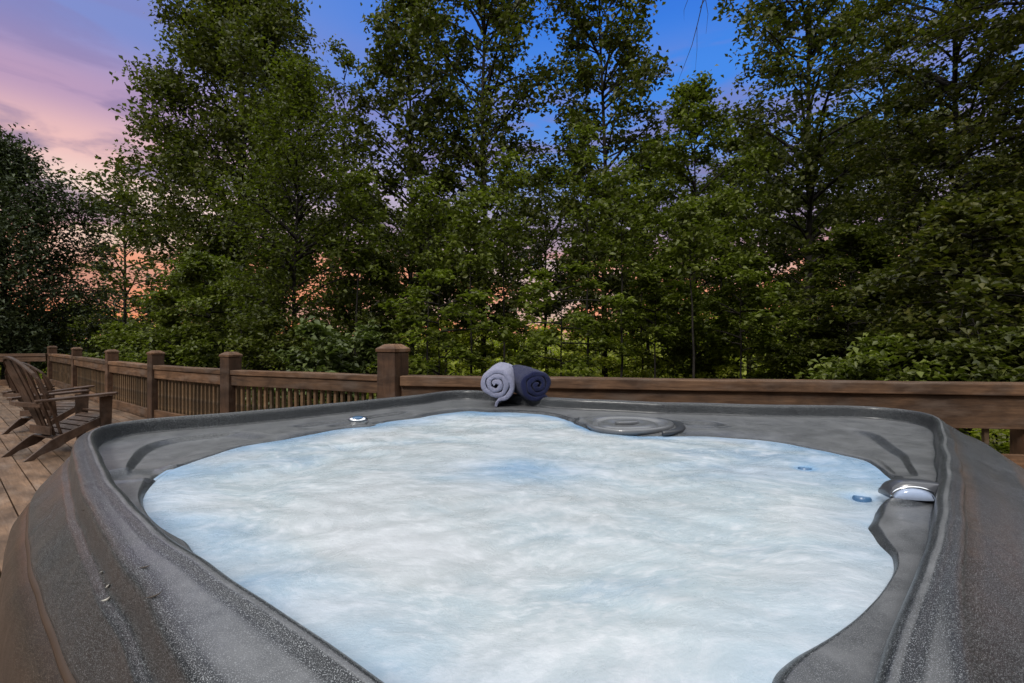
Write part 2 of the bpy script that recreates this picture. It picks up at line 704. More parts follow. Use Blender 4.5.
def pickets(a, b, z0, z1, parent, spacing=.098, limit=True, off=.0):
    global picket_me
    if picket_me is None:
        mb = MB()
        mb.box((0, 0, 0), (.036, .036, 1.0))
        t = mb.build('baluster', M['picket'], None, 0)
        picket_me = t.data
        bpy.data.objects.remove(t)
    a, b = Vector((*a, 0)), Vector((*b, 0))
    d = b - a
    n = int(d.length / spacing)
    th = math.atan2(d.y, d.x)
    rnd = random.Random(int(a.x * 100))
    for i in range(1, n):
        p = a + d * (i / n)
        p = p + Vector((-math.sin(th), math.cos(th), 0)) * off
        T = (p.x, p.y, (z0 + z1) / 2)
        if n_pick[0] < 98:
            o = bpy.data.objects.new('baluster', picket_me)
            COL.objects.link(o)
            o.parent = parent
            o.location = T
            o.scale = (1, 1, z1 - z0)
            o.rotation_euler = (rnd.uniform(-.008, .008), rnd.uniform(-.008, .008), th + rnd.uniform(-.05, .05))
            n_pick[0] += 1
        else:
            stuff_p.append((T, th, z1 - z0))


def build_rails():
    t = empty('deck_railing', (RP[3][0], RP[3][1], 0))
    tag(t, 'brown wooden railing with square balusters stepping back along the left edge of the deck', 'railing')
    inv = Matrix.Translation((-RP[3][0], -RP[3][1], 0))
    before = set(bpy.data.objects)
    widths = [.17, .16, .16, .165, .175, .235]
    tops = [RT + .20, RT + .20, RT + .20, RT + .215, RT + .225, RT + .335]
    for k in range(6):
        x, y = RP[k]
        nx = RP[min(k + 1, 6)]
        pv = RP[max(k - 1, 0)]
        th = math.atan2(nx[1] - pv[1], nx[0] - pv[0])
        if k == 5:
            th = R(-26)
        post(x, y, widths[k], tops[k], th, t)
    for k in (4, 3, 2, 1, 0):
        a, b = RP[k], RP[k + 1]
        tr = .08
        beam('cap_rail', a, b, RT - .03, .15, .06, M['rail'], t, 0, trim=tr)
        beam('upper_rail', a, b, RT - .06 - .067, .045, .13, M['rail'], t, -.035, trim=tr)
        beam('lower_rail', a, b, .075, .05, .14, M['rail'], t, -.035, trim=tr)
        pickets(a, b, .02, RT - .065, t, .098 if k > 1 else .115, off=.012)
    if stuff_p:
        mb = MB()
        for T, th, h in stuff_p:
            mb.box((0, 0, 0), (.036, .036, h), Matrix.Translation(T) @ Matrix.Rotation(th, 4, 'Z'))
        o = mb.build('balusters', M['picket'], t)
        o['kind'] = 'stuff'
    for o in set(bpy.data.objects) - before:
        if o.parent == t:
            o.location = (o.location.x + inv.translation.x, o.location.y + inv.translation.y, o.location.z)
    # far return on the left
    A = (-11.9 - .10, 12.5 - .03)
    B = (-17.5, 10.9)
    t2 = empty('deck_railing', (A[0], A[1], 0))
    tag(t2, 'far end railing with sparse pale balusters behind the chairs at the left edge', 'railing')
    before = set(bpy.data.objects)
    post(B[0], B[1], .16, RT + .2, 0, t2)
    beam('cap_rail', A, B, RT - .035, .15, .07, M['rail'], t2, 0, trim=.0)
    beam('upper_rail', A, B, RT - .07 - .067, .045, .13, M['rail'], t2, .035)
    beam('lower_rail', A, B, .075, .05, .14, M['rail'], t2, .035)
    a, b = Vector((*A, 0)), Vector((*B, 0))
    n = int((b - a).length / .36)
    th = math.atan2((b - a).y, (b - a).x)
    for i in range(1, n):
        p = a + (b - a) * i / n
        o = bpy.data.objects.new('baluster', picket_me)
        COL.objects.link(o)
        o.parent = t2
        o.location = (p.x, p.y, (.02 + RT - .07) / 2)
        o.scale = (1.3, 1.3, RT - .09)
        o.rotation_euler = (0, 0, th)
    for o in set(bpy.data.objects) - before:
        if o.parent == t2:
            o.location = (o.location.x - A[0], o.location.y - A[1], o.location.z)
    # right run
    a, b = RP[5], RP[6]
    t3 = empty('deck_railing', (a[0], a[1], 0))
    tag(t3, 'railing with thick cap rail and wide dark boards running behind the tub to the right', 'railing')
    before = set(bpy.data.objects)
    d = Vector((b[0] - a[0], b[1] - a[1], 0)).normalized()
    a2 = (a[0] + d.x * .11, a[1] + d.y * .11)
    mid = (a[0] + d.x * 7.2, a[1] + d.y * 7.2)
    for (p, q) in ((a2, (mid[0] - d.x * .004, mid[1] - d.y * .004)), (mid, b)):
        beam('cap_rail', p, q, RT - .052, .20, .105, M['rail'], t3, 0, bevel=.01)
        beam('upper_rail', p, q, RT - .107 - .15, .045, .295, M['rail'], t3, -.03)
        beam('lower_rail', p, q, .10, .05, .14, M['rail'], t3, -.03)
    for s in (1.9, 3.85, 5.95, 8.3):
        p = post(a[0] + d.x * s - d.y * .075, a[1] + d.y * s + d.x * .075, .155, RT - .115, math.atan2(d.y, d.x), t3)
        bpy.data.objects.remove(p.children[0])
    for s in np.arange(.3, 9.6, .24):
        if min(abs(s - q) for q in (1.9, 3.85, 5.95, 8.3)) < .13:
            continue
        o = bpy.data.objects.new('baluster', picket_me)
        COL.objects.link(o)
        o.parent = t3
        o.location = (a[0] + d.x * s - d.y * .015, a[1] + d.y * s + d.x * .015, .27)
        o.scale = (1, 1, .50)
        o.rotation_euler = (0, 0, math.atan2(d.y, d.x))
    for o in set(bpy.data.objects) - before:
        if o.parent == t3:
            o.location = (o.location.x - a[0], o.location.y - a[1], o.location.z)


build_rails()

# ------------------------------------------------------------------ hot tub
TC = (.10, 1.45)                     # centre about which the rings are laid out
NA = 720
D_RIM, D_SH, D_W = .32, .377, .390     # drops below the lens
crest_px = [(91.4, 431.6), (92, 440), (93.5, 447), (98.5, 454), (106, 470), (122, 493), (138, 512), (147, 520), (200, 558), (260, 600), (320, 640), (379, 683)]
crest_px2 = [(886, 683), (893.5, 652), (904, 622.7), (917, 590), (929, 557), (938, 524.6), (941.5, 498), (944, 484), (944, 465), (940, 445.5),
             (938, 429), (931, 413.6), (906, 409.4), (865, 405.8), (823, 405.6), (760, 405.2), (658, 402.7), (580, 399.3), (539, 397), (505, 393.3), (479, 390.7), (460, 390),
             (442, 391.6), (421, 395), (357, 401.5), (288, 408), (220, 414), (150, 418.6), (112, 423), (98, 427.5)]
water_px = [(143, 500), (146, 493), (154, 482.6), (171, 470), (196, 461.5), (220, 453.5), (240, 446.6), (284, 440.5), (317, 433.7), (345, 428.8), (372, 427), (386, 422),
            (420, 418), (440, 414.5), (468, 411.3), (484, 412.3), (512, 412.7), (540, 414.5), (558, 417.5), (576, 425), (590, 431), (640, 437), (671, 437), (716, 437),
            (760, 440), (790, 444), (815, 449.6), (865, 460.7), (887, 476), (902, 488), (890, 503), (876, 512), (866.8, 529), (878.6, 545), (892, 558), (894, 572), (884.6, 590),
            (866.8, 611), (840, 633), (795, 658), (777, 672), (770, 683)]


def polar(pts, smooth=3):
    th = np.array([math.atan2(p[1] - TC[1], p[0] - TC[0]) for p in pts])
    rr = np.array([math.hypot(p[0] - TC[0], p[1] - TC[1]) for p in pts])
    i = np.argsort(th)
    th, rr = th[i], rr[i]
    th = np.concatenate([th - 2 * PI, th, th + 2 * PI])
    rr = np.tile(rr, 3)
    t = np.linspace(-PI, PI, NA, endpoint=False)
    r = np.interp(t, th, rr)
    k = np.exp(-np.linspace(-2, 2, 2 * smooth + 1) ** 2)
    k /= k.sum()
    e = np.concatenate([r[-smooth:], r, r[:smooth]])
    return t, np.convolve(e, k, 'valid')


crest_xy = [onplane(x, y, D_RIM) for x, y in crest_px + crest_px2]
crest_xy += [(-.06, .395), (.02, .35), (.10, .32), (.18, .325), (.26, .365)]
water_xy = [onplane(x, y, D_W) for x, y in water_px]
water_xy += [(-.80, 1.06), (-.60, .90), (-.35, .70), (-.149, .535), (-.03, .455), (.06, .42), (.15, .42), (.23, .455)]
TH, RCR = polar(crest_xy, 13)
_, RW = polar(water_xy, 4)
UX, UY = np.cos(TH), np.sin(TH)
CX, CY = TC[0] + RCR * UX, TC[1] + RCR * UY
tx, ty = np.roll(CX, -3) - np.roll(CX, 3), np.roll(CY, -3) - np.roll(CY, 3)
ln = np.hypot(tx, ty)
NX, NY = ty / ln, -tx / ln
for arr in (NX, NY):
    k = np.ones(49) / 49
    arr[:] = np.convolve(np.concatenate([arr[-24:], arr, arr[:24]]), k, 'valid')
WX, WY = TC[0] + RW * UX, TC[1] + RW * UY
SX, SY = CX - NX * .022, CY - NY * .022

# features on the shelf: (kind, centre, radii, rotation, height)
K = D_SH
feat = []


def shelf_detail(x, y, f, th):
    """height added to the moulded shelf. f = 0 at the water, 1 at the wall"""
    z = 0.0

    def sst(a, b, v):
        t = np.clip((v - a) / (b - a), 0, 1)
        return t * t * (3 - 2 * t)
    # long moulded recesses on the left, at the far left and at the right
    for t0, t1, f0, amp in ((158, 184, .60, .016), (-7 + 0, 24, .55, .014), (122, 150, .52, .012)):
        a, b = R(t0), R(t1)
        m = sst(a - .03, a + .05, th) * (1 - sst(b - .06, b + .02, th))
        z = z - amp * m * (1 - sst(f0 - .05, f0 + .05, f)) * sst(.0, .25, f)

    def ell(cx, cy, rx, ry, rot):
        c, s = math.cos(rot), math.sin(rot)
        dx, dy = x - cx, y - cy
        return np.sqrt(((dx * c + dy * s) / rx) ** 2 + ((-dx * s + dy * c) / ry) ** 2)
    # dimple round the chrome knob
    e = ell(-.70, 2.17, .13, .05, R(20))
    z = z - .010 * (1 - sst(.6, 1.1, e))
    # hollow right of the filter lid
    e = ell(.82, 2.10, .10, .07, R(-10))
    z = z - .012 * (1 - sst(.5, 1.0, e)) + .005 * np.exp(-((e - 1.15) / .15) ** 2)
    # seat of the filter lid
    e = ell(.49, 2.10, .20, .20, 0)
    z = z + .006 * np.exp(-((e - 1.12) / .12) ** 2)
    # fan shaped hollow left of it
    e = ell(.25, 2.22, .09, .05, R(10))
    z = z - .010 * (1 - sst(.4, 1.0, e))
    # hump beside the spout
    e = ell(.93, 1.17, .10, .05, R(40))
    z = z + .012 * np.exp(-((e - 1.0) / .35) ** 2)
    # arch hollow at the left
    e = ell(-1.02, 1.36, .14, .075, R(35))
    z = z - .012 * (1 - sst(.35, 1.0, e)) + .004 * np.exp(-((e - 1.12) / .12) ** 2)
    return z


def build_tub():
    t = empty('hot_tub', (TC[0], TC[1], 0))
    tag(t, 'large grey speckled hot tub filling the foreground of the wooden deck', 'hot tub')
    zw, zs, zr = HC - D_W, HC - D_SH, HC - D_RIM
    rings = []
    rings.append((WX - UX * .10, WY - UY * .10, np.full(NA, zw - .25)))
    rings.append((WX - UX * .035, WY - UY * .035, np.full(NA, zw - .05)))
    rings.append((WX - UX * .012, WY - UY * .012, np.full(NA, zw - .012)))
    NS = 64
    for i in range(NS + 1):
        f = i / NS
        x = WX + (SX - WX) * f
        y = WY + (SY - WY) * f
        g = min(1, f / .22)
        z = zw + .001 + (zs - zw) * (g * (2 - g)) * np.ones(NA) + (.002 * f)
        z = z + shelf_detail(x, y, f, np.where(TH < R(-100), TH + 2 * PI, TH)) * (1 if i not in (0,) else 0)
        rings.append((x, y, z))
    H = zr - zs
    for off, h in ((-.019, .004), (-.016, .012), (-.0145, .030), (-.013, .045), (-.009, .053), (-.004, .0565), (.002, .058), (.010, .0575)):
        rings.append((CX + NX * off, CY + NY * off, np.full(NA, zs + h)))
    # flat top, steep side, narrow ledge and lower side; their widths change round the tub
    tdeg = np.degrees(TH)
    def around(pairs):
        a_ = np.array([p[0] for p in pairs], float)
        v_ = np.array([p[1] for p in pairs], float)
        q = np.interp(tdeg, np.concatenate([a_ - 360, a_, a_ + 360]), np.tile(v_, 3))
        k_ = np.ones(41) / 41
        return np.convolve(np.concatenate([q[-20:], q, q[:20]]), k_, 'valid')
    fl = around([(-178, .045), (-153, .048), (-127, .062), (-108, .105), (-85, .09), (-60, .035), (0, .03), (35, .03), (90, .04), (150, .05)])
    lg = around([(-178, .060), (-153, .062), (-127, .080), (-108, .124), (-85, .135), (-60, .13), (0, .15), (35, .14), (90, .09), (150, .07)])
    lp = around([(-178, .135), (-153, .118), (-127, .112), (-108, .142), (-85, .17), (-50, .24), (0, .26), (35, .23), (90, .15), (150, .14)])
    def ring(off, dr):
        rings.append((CX + NX * off, CY + NY * off, np.full(NA, HC - 1.0) + 1.0 - dr))
    ring(.014 + 0 * fl, .3232)
    for q, dr in ((.25, .325), (.5, .3272), (.75, .3300), (.92, .334)):
        ring(.014 + (fl - .014) * q, dr)
    for q, dr in ((.0, .338), (.25, .348), (.6, .370), (.9, .384)):
        ring(fl + (lg - .008 - fl) * q, dr)
    ring(lg - .004, .388)
    ring(lg + .004, .390)
    for q, dr in ((.08, .395), (.25, .408), (.5, .426), (.75, .444), (.95, .460)):
        ring(lg + .004 + (lp - lg - .004) * q, dr)
    ring(lp, .468)
    ring(lp - .003, .474)
    ring(lp - .012, .477)
    wid = lp
    V = np.concatenate([np.stack([r[0] - TC[0], r[1] - TC[1], r[2]], 1) for r in rings])
    F = []
    n = len(rings)
    i = np.arange(NA)
    j = (i + 1) % NA
    for k in range(n - 1):
        F.append(np.stack([k * NA + i, k * NA + j, (k + 1) * NA + j, (k + 1) * NA + i], 1))
    F = np.concatenate(F)[:, ::-1]
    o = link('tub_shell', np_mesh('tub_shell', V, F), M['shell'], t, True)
    # make sure normals point up
    bm = bmesh.new()
    bm.from_mesh(o.data)
    bmesh.ops.recalc_face_normals(bm, faces=bm.faces[:])
    bm.faces.ensure_lookup_table()
    mid = bm.faces[NA * 30]
    if mid.normal.z < 0:
        bmesh.ops.reverse_faces(bm, faces=bm.faces[:])
    bm.to_mesh(o.data)
    bm.free()
    # trim strip and cabinet
    def band(name, prof2, mat, step=1):
        rr = [(CX + NX * (wid + a), CY + NY * (wid + a), np.full(NA, HC - d)) for a, d in prof2]
        V = np.concatenate([np.stack([r[0] - TC[0], r[1] - TC[1], r[2]], 1) for r in rr])
        F = np.concatenate([np.stack([k * NA + i, (k + 1) * NA + i, (k + 1) * NA + j, k * NA + j], 1) for k in range(len(rr) - 1)])
        ob = link(name, np_mesh(name, V, F), mat, t, True)
        bm = bmesh.new(); bm.from_mesh(ob.data)
        bmesh.ops.recalc_face_normals(bm, faces=bm.faces[:])
        bm.to_mesh(ob.data); bm.free()
        return ob
    band('rim_trim', [(-.014, .474), (-.002, .477), (.004, .480), (.005, .486), (.001, .490), (-.012, .490)], M['trim'])
    band('cabinet', [(-.016, .484), (.004, .492), (.022, .505), (.038, .53), (.046, .57), (.050, .64), (.048, .75), (.040, .95), (.030, HC - .10), (.012, HC - .10), (.012, HC - .003)], M['cabinet'])

    # water
    NR = 150
    fr = np.sqrt(np.linspace(0, 1, NR + 1))[1:]
    X = np.outer(fr, RW + .012) * UX + TC[0]
    Y = np.outer(fr, RW + .012) * UY + TC[1]
    Z = np.zeros_like(X)
    # churning surface from several noise octaves
    def vn(xx, yy, s, seed):
        out = np.empty(xx.size)
        a, b = xx.ravel() * s, yy.ravel() * s
        for q in range(xx.size):
            out[q] = mnoise.noise(Vector((a[q] + seed, b[q] - seed, seed * .37)))
        return out.reshape(xx.shape)
    sk = slice(None, None, 2)
    Xs, Ys = X, Y[:, :]
    wx = vn(X, Y, 1.4, 3.1) * .35
    n1 = vn(X + wx, (Y - wx) * 1.8, 2.6, 1.7)
    n2 = vn(X - wx, (Y + wx) * 1.6, 8.0, 5.3)
    fade = np.clip((1 - fr) / .10, 0, 1)[:, None]
    rid = 1 - np.abs(n1) * 2
    Z = zw + (.010 * n1 + .006 * rid * .6 + .0045 * n2) * (.15 + .85 * fade)
    # pits above the seat jets
    for (px, py) in ((805, 468), (862, 497), (745, 470)):
        cx, cy = onplane(px, py, D_W)
        Z -= .008 * np.exp(-(((X - cx) / .05) ** 2 + ((Y - cy) / .04) ** 2))
    V = np.concatenate([[[TC[0], TC[1], zw]], np.stack([X.ravel(), Y.ravel(), Z.ravel()], 1)])
    V[:, 0] -= TC[0]
    V[:, 1] -= TC[1]
    F = []
    for k in range(NR - 1):
        F.append(np.stack([1 + k * NA + i, 1 + k * NA + j, 1 + (k + 1) * NA + j, 1 + (k + 1) * NA + i], 1))
    F = np.concatenate(F)
    T3 = np.stack([np.zeros(NA, int), 1 + i, 1 + j, 1 + j], 1)
    me = np_mesh('water', V, F)
    o = link('water', me, M['water'], None, True)
    o.location = (TC[0], TC[1], 0)
    # close the middle with a fan
    bm = bmesh.new()
    bm.from_mesh(me)
    bm.verts.ensure_lookup_table()
    for q in range(0, NA):
        try:
            bm.faces.new((bm.verts[0], bm.verts[1 + q], bm.verts[1 + (q + 1) % NA])).smooth = True
        except ValueError:
            pass
    bmesh.ops.recalc_face_normals(bm, faces=bm.faces[:])
    bm.faces.ensure_lookup_table()
    if bm.faces[0].normal.z < 0:
        bmesh.ops.reverse_faces(bm, faces=bm.faces[:])
    bm.to_mesh(me)
    bm.free()
    at_ = me.color_attributes.new('clear', 'FLOAT_COLOR', 'POINT')
    frv = np.concatenate([[0], np.repeat(fr, NA)])
    thv = np.concatenate([[0], np.tile(TH, NR)])
    far = .5 + .5 * np.sin(thv)           # the far and the left sides stay clearer
    edge = np.clip((frv - .80) / .19, 0, 1) * (.30 + .70 * far)
    xw, yw = V[:, 0] + TC[0], V[:, 1] + TC[1]
    for (px, py, s, a) in ((805, 468, .035, 1.0), (862, 496, .035, 1.0), (762, 470, .12, .5), (520, 470, .16, .5), (860, 470, .20, .55), (200, 468, .15, .4)):
        cx, cy = onplane(px, py, D_W)
        edge = np.maximum(edge, a * np.exp(-(((xw - cx) / (s * 1.5)) ** 2 + ((yw - cy) / s) ** 2)))
    c = np.stack([edge, edge, edge, np.ones_like(edge)], 1).astype(np.float32)
    at_.data.foreach_set('color', c.ravel())
    tag(o, 'frothy white and blue bubbling water filling the hot tub', 'water', kind='structure')

    def loc(px, py, drop):
        x, y = onplane(px, py, drop)
        return Vector((x - TC[0], y - TC[1], HC - drop))

    def dome(name, rx, ry, h, mat, parent, z0=0.0, flat=.5, seg=32, ringn=8, loc_=(0, 0, 0), rz=0):
        mb = MB()
        rings = []
        for q in range(ringn + 1):
            a = q / ringn * PI / 2
            f = math.cos(a) ** flat
            rings.append([(rx * f * math.cos(b), ry * f * math.sin(b), z0 + h * math.sin(a)) for b in [2 * PI * s / seg for s in range(seg)]] if q < ringn else
                         [(rx * .02 * math.cos(b), ry * .02 * math.sin(b), z0 + h) for b in [2 * PI * s / seg for s in range(seg)]])
        rings.insert(0, [(rx * math.cos(b), ry * math.sin(b), z0 - .015) for b in [2 * PI * s / seg for s in range(seg)]])
        mb.loft(rings)
        ob = mb.build(name, mat, parent, smooth=True)
        ob.location = loc_
        ob.rotation_euler = (0, 0, rz)
        return ob

    # chrome knob on the far left ledge
    k = dome('air_control_knob', .045, .035, .024, M['chrome'], t, loc_=loc(358, 421.5, .385), rz=R(15))
    dome('knob_cap', .026, .020, .008, M['jet'], k, z0=.020, loc_=(0.0, -.012, -.003))
    # oval filter lid
    p = loc(624, 425.0, .374)
    mb = MB()
    seg = 64
    shp = [(1.00, -.010), (1.0, .006), (.97, .012), (.92, .013), (.86, .006), (.82, -.003), (.72, -.005), (.66, .006), (.60, .011), (.52, .010), (.40, .002), (.20, -.002), (.02, -.002)]
    rings = []
    for f, z in shp:
        ring = []
        for s in range(seg):
            b = 2 * PI * s / seg
            e = 1.12 + .16 * math.cos(b - R(15))
            ring.append((.165 * f * e * math.cos(b), .165 * f * math.sin(b), z + .004 * f * math.cos(b)))
        rings.append(ring)
    mb.loft(rings)
    fl = mb.build('filter_lid', M['greyplastic'], t, smooth=True)
    fl.location = p
    fl.scale = (1, 1, .95)
    dome('lid_handle', .055, .026, .005, M['greyplastic'], fl, loc_=(.02, .03, .010), rz=R(10))
    # dark moulded handle bar curving round the lid
    mb = MB()
    rings = []
    for s in range(25):
        b = R(-62 + 100 * s / 24)
        w = .021 * math.sin(PI * (s + .8) / 25.6) ** .5
        c0 = Vector((.232 * math.cos(b), .212 * math.sin(b), .000))
        nrm = Vector((math.cos(b), math.sin(b), 0))
        rings.append([tuple(c0 + nrm * w * math.cos(q) + Vector((0, 0, .011 * math.sin(q)))) for q in [2 * PI * r_ / 10 for r_ in range(10)]])
    mb.loft(rings)
    mb.build('lid_bezel', M['darkplastic'], fl, smooth=True)
    # small control in the hollow
    dome('air_control_button', .020, .014, .008, M['darkplastic'], t, loc_=loc(686, 427, .385))
    # lit waterfall spout on the right
    p = loc(903, 500, .380)
    mb = MB()
    rings = []
    nseg = 21
    for s in range(nseg):
        u = -1 + 2 * s / (nseg - 1)
        x = .016 + .070 * u
        arch = (1 - abs(u) ** 3.0) ** .6 if abs(u) < 1 else 0
        hh = .005 + .036 * arch
        y0 = -.028 - .014 * (1 - u * u)        # front lip bulges out
        y1 = .050 - .018 * u * u
        rings.append([(x, y0, -.01), (x, y0 - .003, hh * .35), (x, y0 + .006, hh * .92), (x, y0 + .02, hh * 1.04), (x, (y0 + y1) / 2, hh * 1.02), (x, y1 - .012, hh * .8), (x, y1, hh * .3), (x, y1, -.01)])
    mb.loft(rings)
    sp = mb.build('waterfall_spout', M['spout'], t, .002, smooth=True)
    sp.location = p + Vector((.010, -.004, .016))
    sp.scale = (.92, .95, .84)
    sp.rotation_euler = (R(-4), R(0), R(-14))
    mb = MB()
    rings = []
    for s in range(17):
        u = -1 + 2 * s / 16
        x = -.010 + .040 * u
        y0 = -.035 - .014 * (1 - u * u * .5)
        hh = .026 * (1 - u * u) ** .5 + .001
        rings.append([(x, y0 + .01, -.004), (x, y0 - .004, -.004), (x, y0 - .006, hh * .5 - .002), (x, y0 - .002, hh), (x, y0 + .012, hh)])
    mb.loft(rings)
    mb.build('spout_lens', M['lens'], sp, smooth=True)
    mb = MB()
    rings = []
    for s in range(25):
        a = PI * s / 24
        x = -.010 - .045 * math.cos(a)
        z = .030 * math.sin(a) - .001
        y0 = -.036 - .013 * (1 - (x / .07) ** 2)
        rings.append([(x + .004 * math.cos(a) * math.cos(q) * -1, y0 + .004 * math.sin(q), z + .004 * math.sin(a) * math.cos(q)) for q in [2 * PI * r_ / 8 for r_ in range(8)]])
    mb.loft(rings)
    mb.build('spout_bezel', M['chrome'], sp, smooth=True)
    # jets just under the surface
    for px, py in ((805, 469), (862, 498)):
        q = loc(px, py, D_W + .004)
        mb = MB()
        seg = 24
        rings = []
        for f, z in ((1, -.02), (1, .0), (.86, .004), (.6, .001), (.5, -.012), (.02, -.014)):
            rings.append([(.021 * f * math.cos(2 * PI * s / seg), .018 * f * math.sin(2 * PI * s / seg), z) for s in range(seg)])
        mb.loft(rings)
        jo = mb.build('jet_nozzle', M['jet'], t, smooth=True)
        jo.location = q
        jo.rotation_euler = (R(-14), R(8), 0)
    return t


M['spout'] = simple('charcoal_gloss_plastic', (.055, .058, .068), .28, coat=.3)
M['jet'] = simple('blue_wet_plastic', (.05, .12, .23), .3)
TUB = build_tub()


def rim_debris():
    """dry needles and slivers lying on the near left rim"""
    from mathutils.bvhtree import BVHTree
    shell = [c for c in TUB.children if c.name.startswith('tub_shell')][0]
    me = shell.data
    bvh = BVHTree.FromPolygons([v.co + Vector((TC[0], TC[1], 0)) for v in me.vertices], [tuple(p.vertices) for p in me.polygons])
    labs = [(103, 572, 20, 'pale sliver lying highest on the ledge of the near left rim'), (109, 586, 28, 'pale sliver in the middle of the ledge of the near left rim'),
            (108, 600, 36, 'pale curled sliver lowest on the ledge of the near left rim'), (145, 568, 40, 'short dark needle on the flat top of the near left rim'),
            (155, 597, 46, 'longest dark needle nearest the lens on the flat top of the left rim'), (84, 510, 5, 'dark crumb at the far end of the rim ledge')]
    pale = simple('pale_dry_sliver', (.42, .40, .36), .6)
    dark = simple('dry_dark_needle', (.05, .04, .03), .6)
    for i, (px, py, ang, lab) in enumerate(labs):
        o_ = Vector((0, 0, HC))
        d_ = Vector(((px - 512) / FPX, 1, -(py - YH) / FPX)).normalized()
        loc, nrm, _, _ = bvh.ray_cast(o_, d_)
        if loc is None:
            continue
        mb = MB()
        L = (.018, .022, .020, .016, .026, .010)[i]
        rings = []
        for k in range(9):
            u = k / 8
            w = .0016 * math.sin(PI * (u * .9 + .05)) * (1.3 if i < 3 else .8)
            rings.append([(L * (u - .5), w * math.cos(q), .0014 + w * .8 * math.sin(q) + .004 * (u - .4) ** 2 * (1 if i % 2 else 3)) for q in [2 * PI * r_ / 6 for r_ in range(6)]])
        mb.loft(rings)
        ob = mb.build('dry_needle', pale if i < 3 else dark, None, smooth=True)
        ob.rotation_mode = 'QUATERNION'
        ob.rotation_quaternion = nrm.to_track_quat('Z', 'Y') @ Matrix.Rotation(R(ang), 3, 'Z').to_quaternion()
        ob.location = loc
        tag(ob, lab, 'debris', 'dry bits on the tub rim')


rim_debris()


# ------------------------------------------------------------------ towels
def towel(name, mat, label, front, yaw, pitch, r_out, length, turns, rot0, tail, seed, roll_dir=1, squash=.93):
    rnd = random.Random(seed)
    th = .0265
    pts = []
    n = int(turns * 40)
    r_in = .006
    for i in range(n + 1):
        t = i / n
        a = rot0 + roll_dir * 2 * PI * turns * (t - 1)
        r = r_in + (r_out - th / 2 - r_in) * (t ** .9)
        r *= 1 + .06 * math.sin(a * 2 + seed) * t + .03 * math.sin(a * 3.3 + seed * 2) + .02 * math.sin(a * 7 + seed)
        pts.append(Vector((r * math.cos(a), r * math.sin(a) * squash)))
    # tail flap
    if tail:
        d = (pts[-1] - pts[-2]).normalized()
        p = pts[-1].copy()
        for i in range(10):
            d = (d + Vector((0, -.22))).normalized()
            p = p + d * (tail / 10)
            pts.append(p.copy())
    m = len(pts)
    outl, inn = [], []
    for i in range(m):
        a = pts[max(0, i - 1)]
        b = pts[min(m - 1, i + 1)]
        d = (b - a).normalized()
        nn = Vector((-d.y, d.x))
        w = th * (.5 if 4 < i < m - 8 else .28) * (1 + .12 * math.sin(i * .7 + seed))
        outl.append(pts[i] + nn * w)
        inn.append(pts[i] - nn * w)
    ring = outl + inn[::-1]
    NL = 54
    rings = []
    for k in range(NL + 1):
        s = k / NL
        yy = s * length
        e = min(s, 1 - s) * 22
        pull = 1 - .045 * max(0, 1 - e / 1.5)
        rr = []
        for q in ring:
            nz = mnoise.noise(Vector((q.x * 16 + seed, q.y * 16, yy * 12)))
            f = pull * (1 + .05 * nz + .022 * mnoise.noise(Vector((q.x * 70, q.y * 70 + seed, yy * 60))))
            rad = q.length / r_out
            bulge = -(1 - rad) * .016 * (1 if s < .5 else -1) * max(0, 1 - e / 4)
            rr.append((q.x * f, yy + bulge + .004 * nz, q.y * f))
        rings.append(rr)
    mb = MB()
    vs = []
    bm = mb.bm
    for r_ in rings:
        vs.append([bm.verts.new(p) for p in r_])
    nr = len(ring)
    for a, b in zip(vs[:-1], vs[1:]):
        for i in range(nr):
            j = (i + 1) % nr
            bm.faces.new((a[i], a[j], b[j], b[i]))
    for vv in (vs[0], vs[-1]):                # end faces as a strip of quads
        for i in range(m - 1):
            bm.faces.new((vv[i], vv[i + 1], vv[nr - 2 - i], vv[nr - 1 - i]))
    o = mb.build(name, mat, None, smooth=True, subsurf=1)
    o.location = front
    o.rotation_euler = (pitch, 0, yaw)
    tag(o, label, 'towel', 'rolled towels on the tub rim')
    return o


towel('rolled_towel', M['towel_a'], 'light lavender grey rolled towel on the far rim of the hot tub',
      at(496.0, 2.60, 384.5), R(-5), R(3), .101, .34, 2.75, R(-70), .06, 2, -1, 1.02)
towel('rolled_towel', M['towel_b'], 'dark navy blue rolled towel beside the light one on the tub rim',
      at(537.5, 2.60, 385.0), R(17), R(3), .103, .34, 2.6, R(-60), .03, 7, 1, .92)


